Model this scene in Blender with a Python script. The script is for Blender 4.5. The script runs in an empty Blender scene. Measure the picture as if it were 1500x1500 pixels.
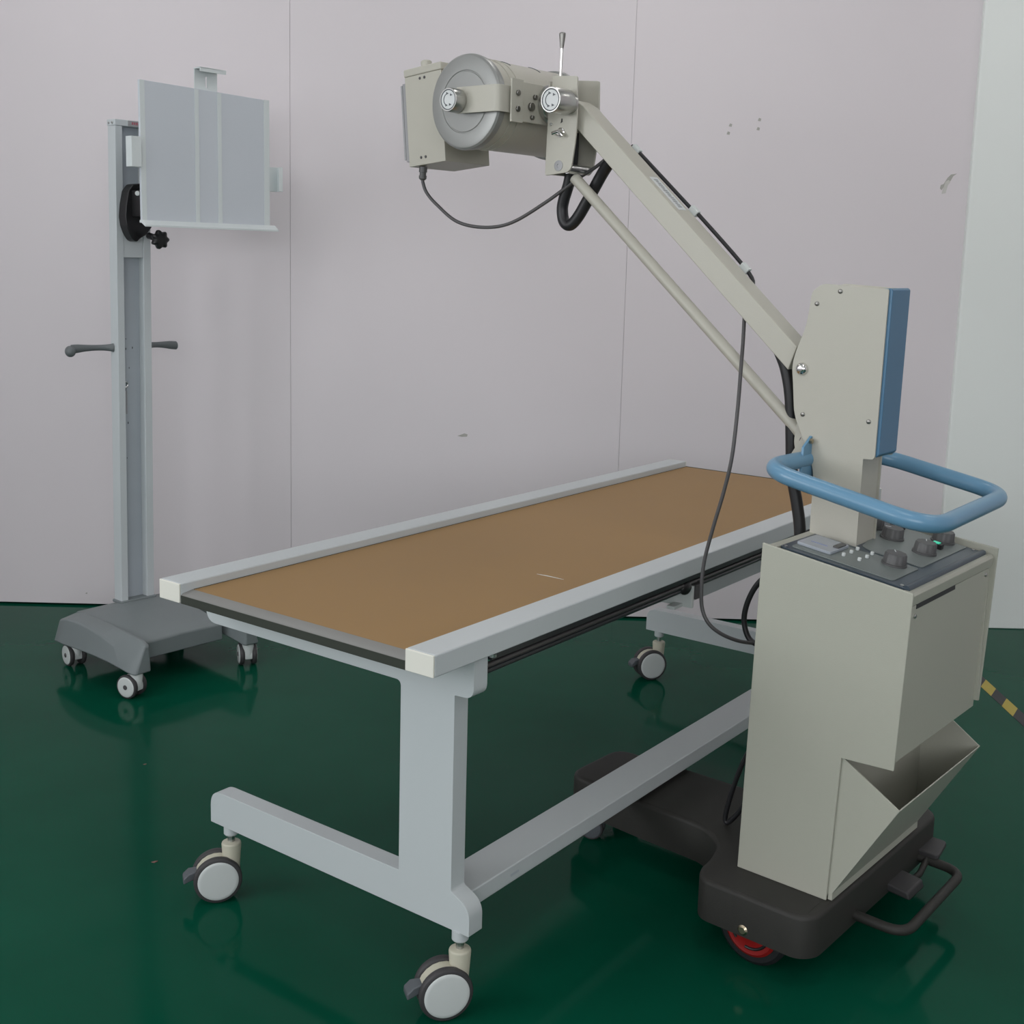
import bpy, bmesh, math, random
from mathutils import Vector, Matrix
from math import pi, sin, cos, radians, atan2, hypot
random.seed(4)
scene = bpy.context.scene
COL = scene.collection

# ------------------------------------------------------------------ materials
def lin(c):
    return tuple((x / 12.92 if x <= .04045 else ((x + .055) / 1.055) ** 2.4) for x in c)
def hexc(h):
    return lin(tuple(int(h[i:i + 2], 16) / 255 for i in (0, 2, 4)))
def mat(name, col, rough=.5, metal=0., bump=0., bscale=200., var=0., vscale=6., coat=0., emit=None, estr=0., spec=.5):
    m = bpy.data.materials.new(name); m.use_nodes = True
    nt = m.node_tree; b = nt.nodes['Principled BSDF']
    b.inputs['Base Color'].default_value = (*col, 1)
    b.inputs['Roughness'].default_value = rough
    b.inputs['Metallic'].default_value = metal
    b.inputs['Specular IOR Level'].default_value = spec
    if coat: b.inputs['Coat Weight'].default_value = coat; b.inputs['Coat Roughness'].default_value = .08
    tc = nt.nodes.new('ShaderNodeTexCoord')
    if var:
        n = nt.nodes.new('ShaderNodeTexNoise'); n.inputs['Scale'].default_value = vscale; n.inputs['Detail'].default_value = 4
        nt.links.new(tc.outputs['Object'], n.inputs['Vector'])
        mx = nt.nodes.new('ShaderNodeMix'); mx.data_type = 'RGBA'
        mx.inputs[6].default_value = (*[c * (1 - var) for c in col], 1); mx.inputs[7].default_value = (*[min(1, c * (1 + var)) for c in col], 1)
        nt.links.new(n.outputs['Fac'], mx.inputs[0]); nt.links.new(mx.outputs[2], b.inputs['Base Color'])
    if bump:
        n = nt.nodes.new('ShaderNodeTexNoise'); n.inputs['Scale'].default_value = bscale; n.inputs['Detail'].default_value = 3
        nt.links.new(tc.outputs['Object'], n.inputs['Vector'])
        bp = nt.nodes.new('ShaderNodeBump'); bp.inputs['Strength'].default_value = bump; bp.inputs['Distance'].default_value = .002
        nt.links.new(n.outputs['Fac'], bp.inputs['Height']); nt.links.new(bp.outputs['Normal'], b.inputs['Normal'])
    if emit:
        b.inputs['Emission Color'].default_value = (*emit, 1); b.inputs['Emission Strength'].default_value = estr
    return m
M = dict(
    wall=mat('wall_panel', (.705, .658, .682), .55, var=.025, vscale=1.3),
    pillar=mat('pillar_paint', (.81, .84, .815), .6, var=.02, vscale=1.2),
    joint=mat('joint_filler', (.50, .475, .495), .7),
    gap=mat('gap_dark', (.10, .10, .11), .8),
    ceil=mat('ceiling_paint', (.72, .72, .72), .8, var=.02),
    white=mat('white_blue_paint', (.51, .545, .555), .38, var=.02, bump=.05),
    cream=mat('cream_plastic', (.72, .71, .64), .45, var=.02),
    forkc=mat('caster_cream', (.52, .50, .40), .45, var=.04, vscale=20),
    brown=mat('tan_board', (.300, .180, .070), .5, spec=.25, var=.05, vscale=3.5, bump=.03),
    edge=mat('edge_strip_grey', (.20, .20, .19), .45, var=.04),
    dark=mat('edge_band_dark', (.030, .034, .026), .5, var=.05),
    track=mat('track_dark', (.022, .025, .028), .3, var=.05),
    rod=mat('track_rod', (.09, .085, .085), .35, metal=.5, var=.05),
    tyre=mat('tyre_grey', (.045, .043, .045), .55, var=.08, vscale=30),
    disc=mat('disc_white', (.60, .63, .62), .4, var=.02),
    lever=mat('brake_grey', (.09, .10, .11), .5, var=.05),
    steel=mat('steel', (.55, .55, .54), .28, metal=1., var=.05, vscale=60),
    chrome=mat('chrome', (.75, .74, .72), .12, metal=1., var=.03, vscale=40),
    beige=mat('machine_beige', (.455, .44, .38), .42, var=.02, vscale=4, bump=.12, bscale=500),
    beige2=mat('machine_beige_cabinet', (.43, .43, .365), .42, var=.02, vscale=4, bump=.12, bscale=500),
    silver=mat('cap_silver_paint', (.295, .30, .29), .36, metal=.3, var=.03, vscale=20),
    base=mat('base_charcoal', (.031, .030, .027), .55, spec=.35, var=.08, vscale=30, bump=.2, bscale=700),
    blue=mat('blue_paint', (.13, .28, .42), .28, var=.03, vscale=10),
    bluedk=mat('blue_cover', (.062, .165, .275), .35, var=.04, vscale=10),
    console=mat('console_slate', (.045, .065, .085), .3, var=.04, vscale=15),
    conp=mat('console_grey', (.185, .21, .202), .4, var=.04, vscale=20),
    knob=mat('knob_grey', (.085, .085, .085), .45, var=.05, vscale=30),
    black=mat('black_plastic', (.010, .010, .011), .4, var=.1, vscale=30),
    hose=mat('hose_black', (.014, .014, .016), .45, var=.1, vscale=40),
    cable=mat('cable_grey', (.075, .072, .074), .5, var=.06, vscale=40),
    red=mat('wheel_red', (.25, .008, .008), .4, var=.06, vscale=30),
    sgrey=mat('stand_base_grey', (.185, .211, .216), .5, var=.03, vscale=12, bump=.1, bscale=500),
    sgrey2=mat('stand_handle_grey', (.13, .145, .15), .5, var=.04, vscale=12),
    swhite=mat('stand_paint', (.58, .62, .635), .42, var=.02),
    sgroove=mat('stand_channel', (.42, .46, .50), .42, var=.04, vscale=12),
    sheet=mat('grid_sheet', (.60, .64, .69), .4, var=.015, vscale=3),
    frame=mat('grid_frame', (.68, .73, .735), .4, var=.015),
    label=mat('label_white', (.62, .64, .64), .35, var=.02),
    ink=mat('print_ink', (.10, .11, .12), .6, var=.02),
    pinkink=mat('logo_red', (.45, .12, .16), .5, var=.02),
    plate=mat('logo_plate', (.33, .33, .34), .4, var=.02),
    lcd=mat('meter_face', (.33, .36, .40), .12, var=.03, vscale=20),
    green=mat('lamp_green', (.05, .55, .35), .3, emit=(.05, .8, .5), estr=.35),
    yellow=mat('tape_yellow', (.42, .33, .05), .5, var=.06, vscale=30),
    tapek=mat('tape_black', (.022, .020, .024), .5, var=.1, vscale=30),
    scuff=mat('scuff_grey', (.40, .39, .36), .8, var=.1, vscale=60),
    plaster=mat('peel_plaster', (.56, .55, .52), .8, var=.1, vscale=60),
    chip=mat('chip_brown', (.22, .12, .10), .8),
    satin=mat('satin_metal', (.50, .50, .48), .3, metal=1., var=.04, vscale=40),
    bolt=mat('bolt_metal', (.24, .235, .22), .35, metal=1., var=.05, vscale=40),
    mirror=mat('brass', (.5, .42, .3), .3, metal=1., var=.05),
)
# floor: green epoxy
def floor_mat():
    m = bpy.data.materials.new('floor_green_epoxy'); m.use_nodes = True
    nt = m.node_tree; b = nt.nodes['Principled BSDF']
    tc = nt.nodes.new('ShaderNodeTexCoord')
    n = nt.nodes.new('ShaderNodeTexNoise'); n.inputs['Scale'].default_value = 1.6; n.inputs['Detail'].default_value = 5
    nt.links.new(tc.outputs['Object'], n.inputs['Vector'])
    r = nt.nodes.new('ShaderNodeValToRGB')
    r.color_ramp.elements[0].position = .3; r.color_ramp.elements[0].color = (.0014, .055, .030, 1)
    r.color_ramp.elements[1].position = .7; r.color_ramp.elements[1].color = (.0024, .071, .040, 1)
    nt.links.new(n.outputs['Fac'], r.inputs['Fac']); nt.links.new(r.outputs['Color'], b.inputs['Base Color'])
    b.inputs['Roughness'].default_value = .16
    n2 = nt.nodes.new('ShaderNodeTexNoise'); n2.inputs['Scale'].default_value = 5; n2.inputs['Detail'].default_value = 3
    nt.links.new(tc.outputs['Object'], n2.inputs['Vector'])
    mr = nt.nodes.new('ShaderNodeMapRange'); mr.inputs['To Min'].default_value = .07; mr.inputs['To Max'].default_value = .14
    nt.links.new(n2.outputs['Fac'], mr.inputs['Value']); nt.links.new(mr.outputs['Result'], b.inputs['Roughness'])
    n3 = nt.nodes.new('ShaderNodeTexNoise'); n3.inputs['Scale'].default_value = 14; n3.inputs['Detail'].default_value = 2
    nt.links.new(tc.outputs['Object'], n3.inputs['Vector'])
    bp = nt.nodes.new('ShaderNodeBump'); bp.inputs['Strength'].default_value = .12; bp.inputs['Distance'].default_value = .002
    nt.links.new(n3.outputs['Fac'], bp.inputs['Height']); nt.links.new(bp.outputs['Normal'], b.inputs['Normal'])
    b.inputs['Specular IOR Level'].default_value = .06
    return m
M['floor'] = floor_mat()

# ------------------------------------------------------------------ mesh builder
def V3(p): return Vector(p)
class B:
    """collects shapes for ONE mesh"""
    def __init__(s): s.bm = bmesh.new()
    def _faces(s, vs, fs):
        bv = [s.bm.verts.new(v) for v in vs]
        for f in fs:
            try: s.bm.faces.new([bv[i] for i in f])
            except ValueError: pass
    def box(s, a, b, rot=None, about=None):
        x0, y0, z0 = [min(a[i], b[i]) for i in range(3)]; x1, y1, z1 = [max(a[i], b[i]) for i in range(3)]
        vs = [V3((x, y, z)) for z in (z0, z1) for y in (y0, y1) for x in (x0, x1)]
        if rot is not None:
            c = V3(about) if about else (V3(a) + V3(b)) / 2
            vs = [c + rot @ (v - c) for v in vs]
        s._faces(vs, [(0, 2, 3, 1), (4, 5, 7, 6), (0, 1, 5, 4), (2, 6, 7, 3), (0, 4, 6, 2), (1, 3, 7, 5)]); return s
    def prism(s, poly, lo, hi, axis):
        """poly: 2D points in the two other axes (in xyz order), extruded along axis from lo to hi"""
        def mk(p, h):
            q = list(p); q.insert('xyz'.index(axis), h); return V3(q)
        n = len(poly)
        vs = [mk(p, lo) for p in poly] + [mk(p, hi) for p in poly]
        fs = [tuple(range(n)), tuple(range(n, 2 * n))] + [(i, (i + 1) % n, n + (i + 1) % n, n + i) for i in range(n)]
        s._faces(vs, fs); return s
    def loft(s, rings, caps=True):
        n = len(rings[0]); vs = [V3(p) for r in rings for p in r]; fs = []
        for k in range(len(rings) - 1):
            for i in range(n):
                j = (i + 1) % n; fs.append((k * n + i, k * n + j, (k + 1) * n + j, (k + 1) * n + i))
        if caps: fs += [tuple(range(n)), tuple((len(rings) - 1) * n + i for i in range(n))]
        s._faces(vs, fs); return s
    def lathe(s, o, d, prof, seg=40, closed=True):
        """prof: (distance along d, radius)"""
        o = V3(o); d = V3(d).normalized(); x = d.orthogonal().normalized(); y = d.cross(x)
        rings = [[o + d * h + (x * cos(2 * pi * i / seg) + y * sin(2 * pi * i / seg)) * max(r, 1e-5) for i in range(seg)] for h, r in prof]
        return s.loft(rings, closed)
    def cyl(s, p, q, r, r2=None, seg=32):
        p = V3(p); q = V3(q); L = (q - p).length
        return s.lathe(p, q - p, [(0, r), (L, r if r2 is None else r2)], seg)
    def ccyl(s, p, q, r, c=.002, seg=36):
        p = V3(p); q = V3(q); L = (q - p).length
        return s.lathe(p, q - p, [(0, r - c), (c, r), (L - c, r), (L, r - c)], seg)
    def tube(s, pts, r, seg=16, smooth=0):
        pts = [V3(p) for p in pts]
        if smooth: pts = spline(pts, smooth)
        T = []
        for i in range(len(pts)):
            a = pts[max(i - 1, 0)]; b = pts[min(i + 1, len(pts) - 1)]; T.append((b - a).normalized())
        x = T[0].orthogonal().normalized(); rings = []
        for p, t in zip(pts, T):
            x = (x - t * x.dot(t)).normalized(); y = t.cross(x)
            rings.append([p + (x * cos(2 * pi * i / seg) + y * sin(2 * pi * i / seg)) * r for i in range(seg)])
        return s.loft(rings)
    def ball(s, c, r, sc=(1, 1, 1), u=20, v=12):
        rings = []
        for k in range(1, v):
            a = pi * k / v
            rings.append([V3(c) + V3((sc[0] * r * sin(a) * cos(2 * pi * i / u), sc[1] * r * sin(a) * sin(2 * pi * i / u), sc[2] * r * cos(a))) for i in range(u)])
        return s.loft(rings)
    def torus(s, o, d, R, r, seg=40, sg=10, a0=0, a1=2 * pi, ref=None):
        o = V3(o); d = V3(d).normalized(); x = (V3(ref) - d * V3(ref).dot(d)).normalized() if ref else d.orthogonal().normalized(); y = d.cross(x)
        full = abs(a1 - a0 - 2 * pi) < 1e-6
        pts = [o + (x * cos(a0 + (a1 - a0) * i / seg) + y * sin(a0 + (a1 - a0) * i / seg)) * R for i in range(seg + 1)]
        return s.tube(pts, r, sg)
    def build(s, name, m, parent=None, k=1., bevel=0., seg=2, sub=0, angle=35):
        bm = s.bm
        bmesh.ops.remove_doubles(bm, verts=bm.verts, dist=1e-6)
        bmesh.ops.recalc_face_normals(bm, faces=bm.faces)
        if k != 1.: bmesh.ops.scale(bm, vec=(k, k, k), verts=bm.verts)
        me = bpy.data.meshes.new(name); bm.to_mesh(me); bm.free()
        for p in me.polygons: p.use_smooth = True
        me.set_sharp_from_angle(angle=radians(angle))
        me.materials.append(m)
        o = bpy.data.objects.new(name, me); COL.objects.link(o)
        if parent: o.parent = parent
        if bevel:
            bv = o.modifiers.new('bevel', 'BEVEL'); bv.width = bevel * k; bv.segments = seg; bv.limit_method = 'ANGLE'; bv.angle_limit = radians(38); bv.harden_normals = True
        return o
def spline(P, n):
    out = []
    for i in range(len(P) - 1):
        p0 = P[max(i - 1, 0)]; p1 = P[i]; p2 = P[i + 1]; p3 = P[min(i + 2, len(P) - 1)]
        for k in range(n):
            t = k / n
            out.append(.5 * ((2 * p1) + (p2 - p0) * t + (2 * p0 - 5 * p1 + 4 * p2 - p3) * t * t + (3 * p1 - p0 - 3 * p2 + p3) * t ** 3))
    out.append(P[-1]); return out
def fillet(P, r, n=8, closed=False):
    """round the corners of a polyline (2D or 3D)"""
    P = [V3(p) for p in P]; out = []
    N = len(P)
    for i in range(N):
        if not closed and i in (0, N - 1): out.append(P[i]); continue
        a = P[i - 1]; b = P[i]; c = P[(i + 1) % N]
        rr = r[i] if isinstance(r, (list, tuple)) else r
        if rr <= 0: out.append(b); continue
        u = (a - b); w = (c - b); lu = u.length; lw = w.length; u.normalize(); w.normalize()
        d = min(rr, lu * .49, lw * .49)
        p = b + u * d; q = b + w * d
        for k in range(n + 1):
            t = k / n; out.append(p * (1 - t) ** 2 + b * 2 * t * (1 - t) + q * t * t)
    return out
def f2(P, r, n=6):
    return [(p.x, p.y) for p in fillet([(a, b, 0) for a, b in P], r, n, True)]
def tag(o, label=None, cat=None, group=None, kind=None):
    if label: o['label'] = label
    if cat: o['category'] = cat
    if group: o['group'] = group
    if kind: o['kind'] = kind
    return o
def empty(name, loc, rz=0):
    o = bpy.data.objects.new(name, None); o.empty_display_size = .1; COL.objects.link(o)
    o.location = loc; o.rotation_euler = (0, 0, rz); return o

# ------------------------------------------------------------------ the room
K = .96456                       # one scale for everything measured against the floor line
H = 1.4106 - .05
YW = 4.6664 * K; TW = .0083
XL, XR, YF, ZC = -3.3, 3.4, -3.2, 3.3
B().box((XL - .1, YF - .1, -.1), (XR + .1, YW + .25, 0)).build('floor', M['floor'])['kind'] = 'structure'
B().box((XL - .1, YF - .1, ZC), (XR + .1, YW + .25, ZC + .1)).build('ceiling', M['ceil'])['kind'] = 'structure'
wb = B()
wb.box((XL - .1, .035, 0), (XR + .1, .15, ZC))
wall = wb.build('wall_back', M['gap']); wall['kind'] = 'structure'; wall.location = (0, YW, 0); wall.rotation_euler = (0, 0, TW)
seams = [XL - .05, -2.05, -.823, .400, 1.64]
for i in range(4):
    x0, x1 = seams[i] + .0006, seams[i + 1] - .0006
    p = B().box((x0, 0, .008), (x1, .0345, ZC - .002)).build('wall_panel', M['wall'], wall, bevel=.0006)
for sx_ in seams[1:4]:
    B().box((sx_ - .004, .0025, .012), (sx_ + .004, .0348, ZC - .003)).build('panel_joint', M['joint'], wall)
# corner pillar, painted a greener white
pb = B(); pb.box((1.622, -.02, 0), (XR + .09, .0345, ZC - .001))
o = pb.build('wall_pillar', M['pillar'], wall, bevel=.006)
# little damages of the wall skin
def patch(name, pts, y, m):
    b = B(); b.prism(pts, y, y + .002, 'y'); return b.build(name, m, wall)
def wp(x, z, pts, y=-.0012, m=None, name='wall_scuff'):
    patch(name, [(x + a, z + c) for a, c in pts], y, m or M['scuff'])
wp(1.545, 1.655, [(-.024, -.02), (-.018, -.026), (-.010, -.012), (.004, -.002), (.012, .008), (.020, .024), (.033, .034), (.012, .03), (.0, .018), (-.012, -.004), (-.022, -.008)], m=M['scuff'])
wp(1.540, 1.652, [(-.012, -.036), (.002, -.034), (.008, -.006), (.016, .006), (.010, .014), (-.002, .006), (-.006, -.012)], y=-.0014, m=M['plaster'])
for x, z in ((.752, 1.836), (.752 - .006, 1.808), (.855, 1.858), (.852, 1.826)):
    wp(x, z, [(-.006, -.003), (.004, -.005), (.006, .004), (-.002, .007)])
wp(-.178, .690, [(-.026, -.002), (-.012, .003), (.0, .008), (.012, .004), (.010, -.004), (-.01, -.005)])
for x, z in ((-1.42, .10), (-1.60, .05)):
    wp(x, z, [(-.004, -.002), (.003, -.004), (.004, .003)])
# left wall with window, right wall, front wall
def wall_side(name, x0, x1, openings):
    """wall on plane x, openings (y0,y1,z0,z1)"""
    b = B(); ys = sorted(set([YF, YW + .2] + [v for o in openings for v in o[:2]]))
    for i in range(len(ys) - 1):
        a, c = ys[i], ys[i + 1]
        op = [o for o in openings if o[0] <= a + 1e-6 and o[1] >= c - 1e-6]
        if op:
            b.box((x0, a, 0), (x1, c, op[0][2])); b.box((x0, a, op[0][3]), (x1, c, ZC))
        else: b.box((x0, a, 0), (x1, c, ZC))
    w = b.build(name, M['wall']); w['kind'] = 'structure'; return w
LOP = [(-2.2, -.5, 1.0, 2.6), (.3, 2.0, 1.0, 2.6)]
wall_side('wall_left', XL - .1, XL, LOP)
wall_side('wall_right', XR, XR + .1, [])
fb = B(); FO = (-1.6, 2.0, 1.1, 2.7)
fb.box((XL, YF - .1, 0), (FO[0], YF, ZC)); fb.box((FO[1], YF - .1, 0), (XR, YF, ZC)); fb.box((FO[0], YF - .1, 0), (FO[1], YF, FO[2])); fb.box((FO[0], YF - .1, FO[3]), (FO[1], YF, ZC))
fb.build('wall_front', M['wall'])['kind'] = 'structure'
glass = bpy.data.materials.new('window_glass'); glass.use_nodes = True
gb = glass.node_tree.nodes['Principled BSDF']; gb.inputs['Base Color'].default_value = (.9, .95, .95, 1); gb.inputs['Roughness'].default_value = .3; gb.inputs['Transmission Weight'].default_value = 1.
def area(name, loc, rot, sx, sy, power, col=(1, 1, 1)):
    l = bpy.data.lights.new(name, 'AREA'); l.shape = 'RECTANGLE'; l.size = sx; l.size_y = sy; l.energy = power; l.color = col
    o = bpy.data.objects.new(name, l); COL.objects.link(o); o.location = loc; o.rotation_euler = rot; return o
DAY = (.97, .985, 1.)
wn = 1
for (y0, y1, z0, z1) in LOP:
    f = B(); x = XL - .06
    for (a, c) in (((x, y0, z0), (x + .04, y0 + .05, z1)), ((x, y1 - .05, z0), (x + .04, y1, z1)), ((x, y0 + .05, z0), (x + .04, y1 - .05, z0 + .05)), ((x, y0 + .05, z1 - .05), (x + .04, y1 - .05, z1)), ((x, (y0 + y1) / 2 - .02, z0 + .05), (x + .04, (y0 + y1) / 2 + .02, z1 - .05))):
        f.box(a, c)
    w = f.build('window_%d' % wn, M['ceil']); w['kind'] = 'structure'; wn += 1
f = B()
for i in range(5):
    x = FO[0] + .025 + (FO[1] - FO[0] - .05) * i / 4; f.box((x - .025, YF - .07, FO[2]), (x + .025, YF - .03, FO[3]))
f.box((FO[0], YF - .065, FO[2]), (FO[1], YF - .035, FO[2] + .05)); f.box((FO[0], YF - .065, FO[3] - .05), (FO[1], YF - .035, FO[3]))
w = f.build('window_%d' % wn, M['ceil']); w['kind'] = 'structure'
P_LEFT, P_FRONT = 40., 76.
for (y0, y1, z0, z1) in LOP:
    area('daylight', (XL + .02, (y0 + y1) / 2, (z0 + z1) / 2), (0, -pi / 2, 0), z1 - z0 - .1, y1 - y0 - .1, P_LEFT, DAY)
area('daylight', ((FO[0] + FO[1]) / 2, YF + .02, (FO[2] + FO[3]) / 2), (pi / 2, 0, 0), FO[1] - FO[0] - .1, FO[3] - FO[2] - .1, P_FRONT, DAY)
# ceiling lamps (tubes in trays)
def lamp(x, y, L=1.2, lab='', grp='ceiling tube lamps'):
    e = empty('ceiling_lamp', (x, y, ZC)); tag(e, lab, 'lamp', grp)
    B().prism([(-.09, 0), (.09, 0), (.12, -.05), (-.12, -.05)], -L / 2, L / 2, 'y').build('housing', M['ceil'], e, bevel=.003)
    B().box((-.10, -L / 2 + .02, -.058), (.10, L / 2 - .02, -.051)).build('diffuser', M['lampm'], e, bevel=.002)
M['lampm'] = mat('lamp_diffuser', (.9, .9, .9), .5, emit=(1., .98, .96), estr=9.)
for (x, y) in ((-1.6, 3.5), (.5, 3.5), (2.4, 3.5), (-1.6, 1.3), (.5, 1.3), (2.4, 1.3)):
    lamp(x, y, lab='tube lamp in a white tray on the ceiling')

# ------------------------------------------------------------------ examination table
TH = .9293
tbl = empty('examination_table', (-.6834, 2.3296, 0), TH)
tag(tbl, 'long mobile examination table with tan board top and pale metal frame on casters', 'table')
ZO = -.05
def tp(s, t, z): return (s, -t, z + ZO)
def tbox(b, s0, s1, t0, t1, z0, z1): return b.box(tp(s0, t0, z0), tp(s1, t1, z1))
L, W, ZT, HR, WR = 2.0, .709, .7646, .0391, .0626
zb = ZT - HR
tbox(B(), .028, L - .004, WR + .002, W - WR - .002, zb + .004, .7478).build('table_top', M['brown'], tbl, bevel=.001)['label'] = 'tan fibre board with a small pale scratch'
e = B().prism([(.0, .7415 + ZO), (.004, .7445 + ZO), (.0275, .7478 + ZO), (.0275, .728 + ZO), (0.003, .728 + ZO)], -(W - WR), -WR, 'y'); e.build('edge_strip', M['edge'], tbl)['label'] = 'grey strip along the near edge of the board'
tbox(B(), -.0008, .0025, WR + .0005, W - WR - .0005, .7250, .7412).build('edge_band', M['dark'], tbl)
tbox(B(), L - .004, L + .002, WR + .001, W - WR - .001, .7250, .7485).build('edge_band', M['dark'], tbl)
for t0 in (0, W - WR):
    r = tbox(B(), 0, L, t0, t0 + WR, zb, ZT).build('side_rail', M['white'], tbl, bevel=.003)
    tbox(B(), -.004, 0, t0 + .0005, t0 + WR - .0005, zb + .0005, ZT - .0005).build('end_cap', M['cream'], r, bevel=.0015)
    tbox(B(), L, L + .004, t0 + .0005, t0 + WR - .0005, zb + .0005, ZT - .0005).build('end_cap', M['cream'], r, bevel=.0015)
# thin dark joints between board and rails
for t in (WR + .0008, W - WR - .0008):
    tbox(B(), .03, L - .005, t - .0008, t + .0008, .74, .7480).build('joint_strip', M['dark'], tbl)
b = B(); b.prism([(.5785, -.495), (.5830, -.518), (.5805, -.562), (.5795, -.520)], .7474 + ZO, .7484 + ZO, 'z')
b.build('scratch', M['label'], tbl)
FP = [(-.006, .209), (-.006, .281), (.527, .281), (.527, .647), (-.012, .647), (-.012, .7245), (.695, .7245), (.695, .651), (.653, .649), (.653, .282), (.696, .262), (.696, .209)]
FR = [.002, .042, .001, .012, .03, .001, .001, .05, .002, .004, .05, .002]
for s0 in (.12, 1.910):
    pl = f2([(-t, z + ZO) for t, z in FP], FR, 8)
    B().prism(pl, s0, s0 + .038, 'x').build('end_frame', M['white'], tbl, bevel=.004, seg=3)
tbox(B(), .158, 1.910, .566, .653, .222, .257).build('bottom_beam', M['white'], tbl, bevel=.003)
sc = tbox(B(), .30, .325, .6532, .6536, .236, .241); sc.build('scratch', M['sgroove'], tbl)
for t0, sg in ((.664, 1), (.045, -1)):
    tr = B(); tbox(tr, .170, 1.905, t0, t0 + .030, .7085, .7250); o = tr.build('tray_track', M['track'], tbl, bevel=.001)
    rr = B(); rr.cyl(tp(.165, t0 + .018, .697), tp(1.905, t0 + .018, .697), .0055, seg=16); rr.build('track_rod', M['rod'], o)
    r2 = B(); r2.cyl(tp(.165, t0 + .014, .685), tp(1.905, t0 + .014, .685), .0055, seg=16); r2.build('track_rod', M['track'], o)
for s0 in (.145, 1.90):
    m = B(); m.cyl(tp(s0 + .02, .700, .7240), tp(s0 + .02, .700, .7185), .007, seg=12); m.build('rail_bolt', M['steel'], tbl)
ty = tbox(B(), 1.03, 1.52, .12, .60, .601, .684).build('cassette_tray', M['white'], tbl, bevel=.002)
b = B(); tbox(b, .903, .913, .600, .690, .640, .690); tbox(b, .865, .913, .648, .668, .640, .648); tbox(b, .913, .985, .60, .612, .655, .684); tbox(b, .985, 1.035, .57, .600, .655, .684); b.build('tray_clamp', M['disc'], ty, bevel=.001)
b = B(); b.ball(tp(.885, .682, .690), .016, (1.3, .7, 1)); b.build('clamp_knob', M['black'], ty)
b = B(); tbox(b, .916, .946, .672, .694, .658, .692); b.build('clamp_pad', M['cable'], ty, bevel=.002)

def caster(par, stem, ntop, n, tr, R=.05, wth=.017, off=.0195, trail=.03, fork=M['forkc'], top=.124, name='caster', hub=None, brake=True, k=1., dm=None):
    """twin-wheel swivel caster; stem=(x,y) local, ntop=height where it meets the frame"""
    n = V3(n).normalized(); tr = V3(tr).normalized(); st = V3((stem[0], stem[1], 0)); c = st + tr * trail + V3((0, 0, R))
    f = B()
    f.lathe(st + V3((0, 0, R + .012)), (0, 0, 1), [(-.012, .016), (top - R - .018, .0205), (top - R - .014, .0195), (top - R - .012, .012)], 28)
    # hood between the wheels
    pts = []
    for i in range(13):
        a = radians(-20 + 200 * i / 12); pts.append((cos(a) * R * .93, sin(a) * R * .93))
    ring = lambda h: [c + tr * (-px) + V3((0, 0, pz)) + n * h for px, pz in pts]
    f.loft([ring(-off + wth / 2 + .001), ring(off - wth / 2 - .001)])
    fo = f.build(name, fork, par, k=k, bevel=.002)
    for sgn in (1, -1):
        w = B(); cc = c + n * sgn * off
        w.lathe(cc - n * (wth / 2), n, [(0, R * .80), (0, R * .90), (.0015, R * .965), (.005, R), (wth - .005, R), (wth - .0015, R * .965), (wth, R * .90), (wth, R * .80)], 44)
        w.build('tyre', M['tyre'], fo, k=k)
        w = B(); w.lathe(cc + n * sgn * (wth / 2 - .002), n * sgn, [(0, R * .84), (.0022, R * .84), (.0036, R * .80), (.0042, R * .70)], 44)
        w.build('wheel_disc', dm or M['disc'], fo, k=k)
        if hub:
            w = B(); w.ccyl(cc + n * sgn * (wth / 2 + .001), cc + n * sgn * (wth / 2 + .004), R * .2, .0008, 20); w.build('axle_cap', M['cable'], fo, k=k)
    if ntop > top + .001:
        p = B(); p.cyl(st + V3((0, 0, top - .016)), st + V3((0, 0, ntop)), .0075, seg=20); p.cyl(st + V3((0, 0, top - .014)), st + V3((0, 0, top - .006)), .012, seg=6)
        p.build('stem', M['steel'], fo, k=k)
    if brake:
        q = B(); e1 = c + tr * (R * .8) + V3((0, 0, R * .25))
        q.loft([[e1 + n * a * .012 + V3((0, 0, b_ * .008)) for a, b_ in ((-1, -1), (1, -1), (1, 1), (-1, 1))],
                [e1 + tr * .018 + n * a * .016 + V3((0, 0, -.004 + b_ * .009)) for a, b_ in ((-1, -1), (1, -1), (1, 1), (-1, 1))],
                [e1 + tr * .030 + n * a * .016 + V3((0, 0, -.012 + b_ * .006)) for a, b_ in ((-1, -1), (1, -1), (1, 1), (-1, 1))]])
        q.build('brake_pedal', M['lever'], fo, k=k, bevel=.003)
    return fo
NL, TL = (-.576, -.816, 0), (-.816, .576, 0)
for (s, t) in ((.136, .040), (.132, .667), (1.928, .034), (1.928, .660)):
    fo = caster(tbl, (s, -t), .142, NL, TL)
    b = B(); b.lathe((s, -t, .139), (0, 0, 1), [(0, .013), (.003, .0155), (.0205, .0155)], 28); b.build('ferrule', M['white'], fo)

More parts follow.
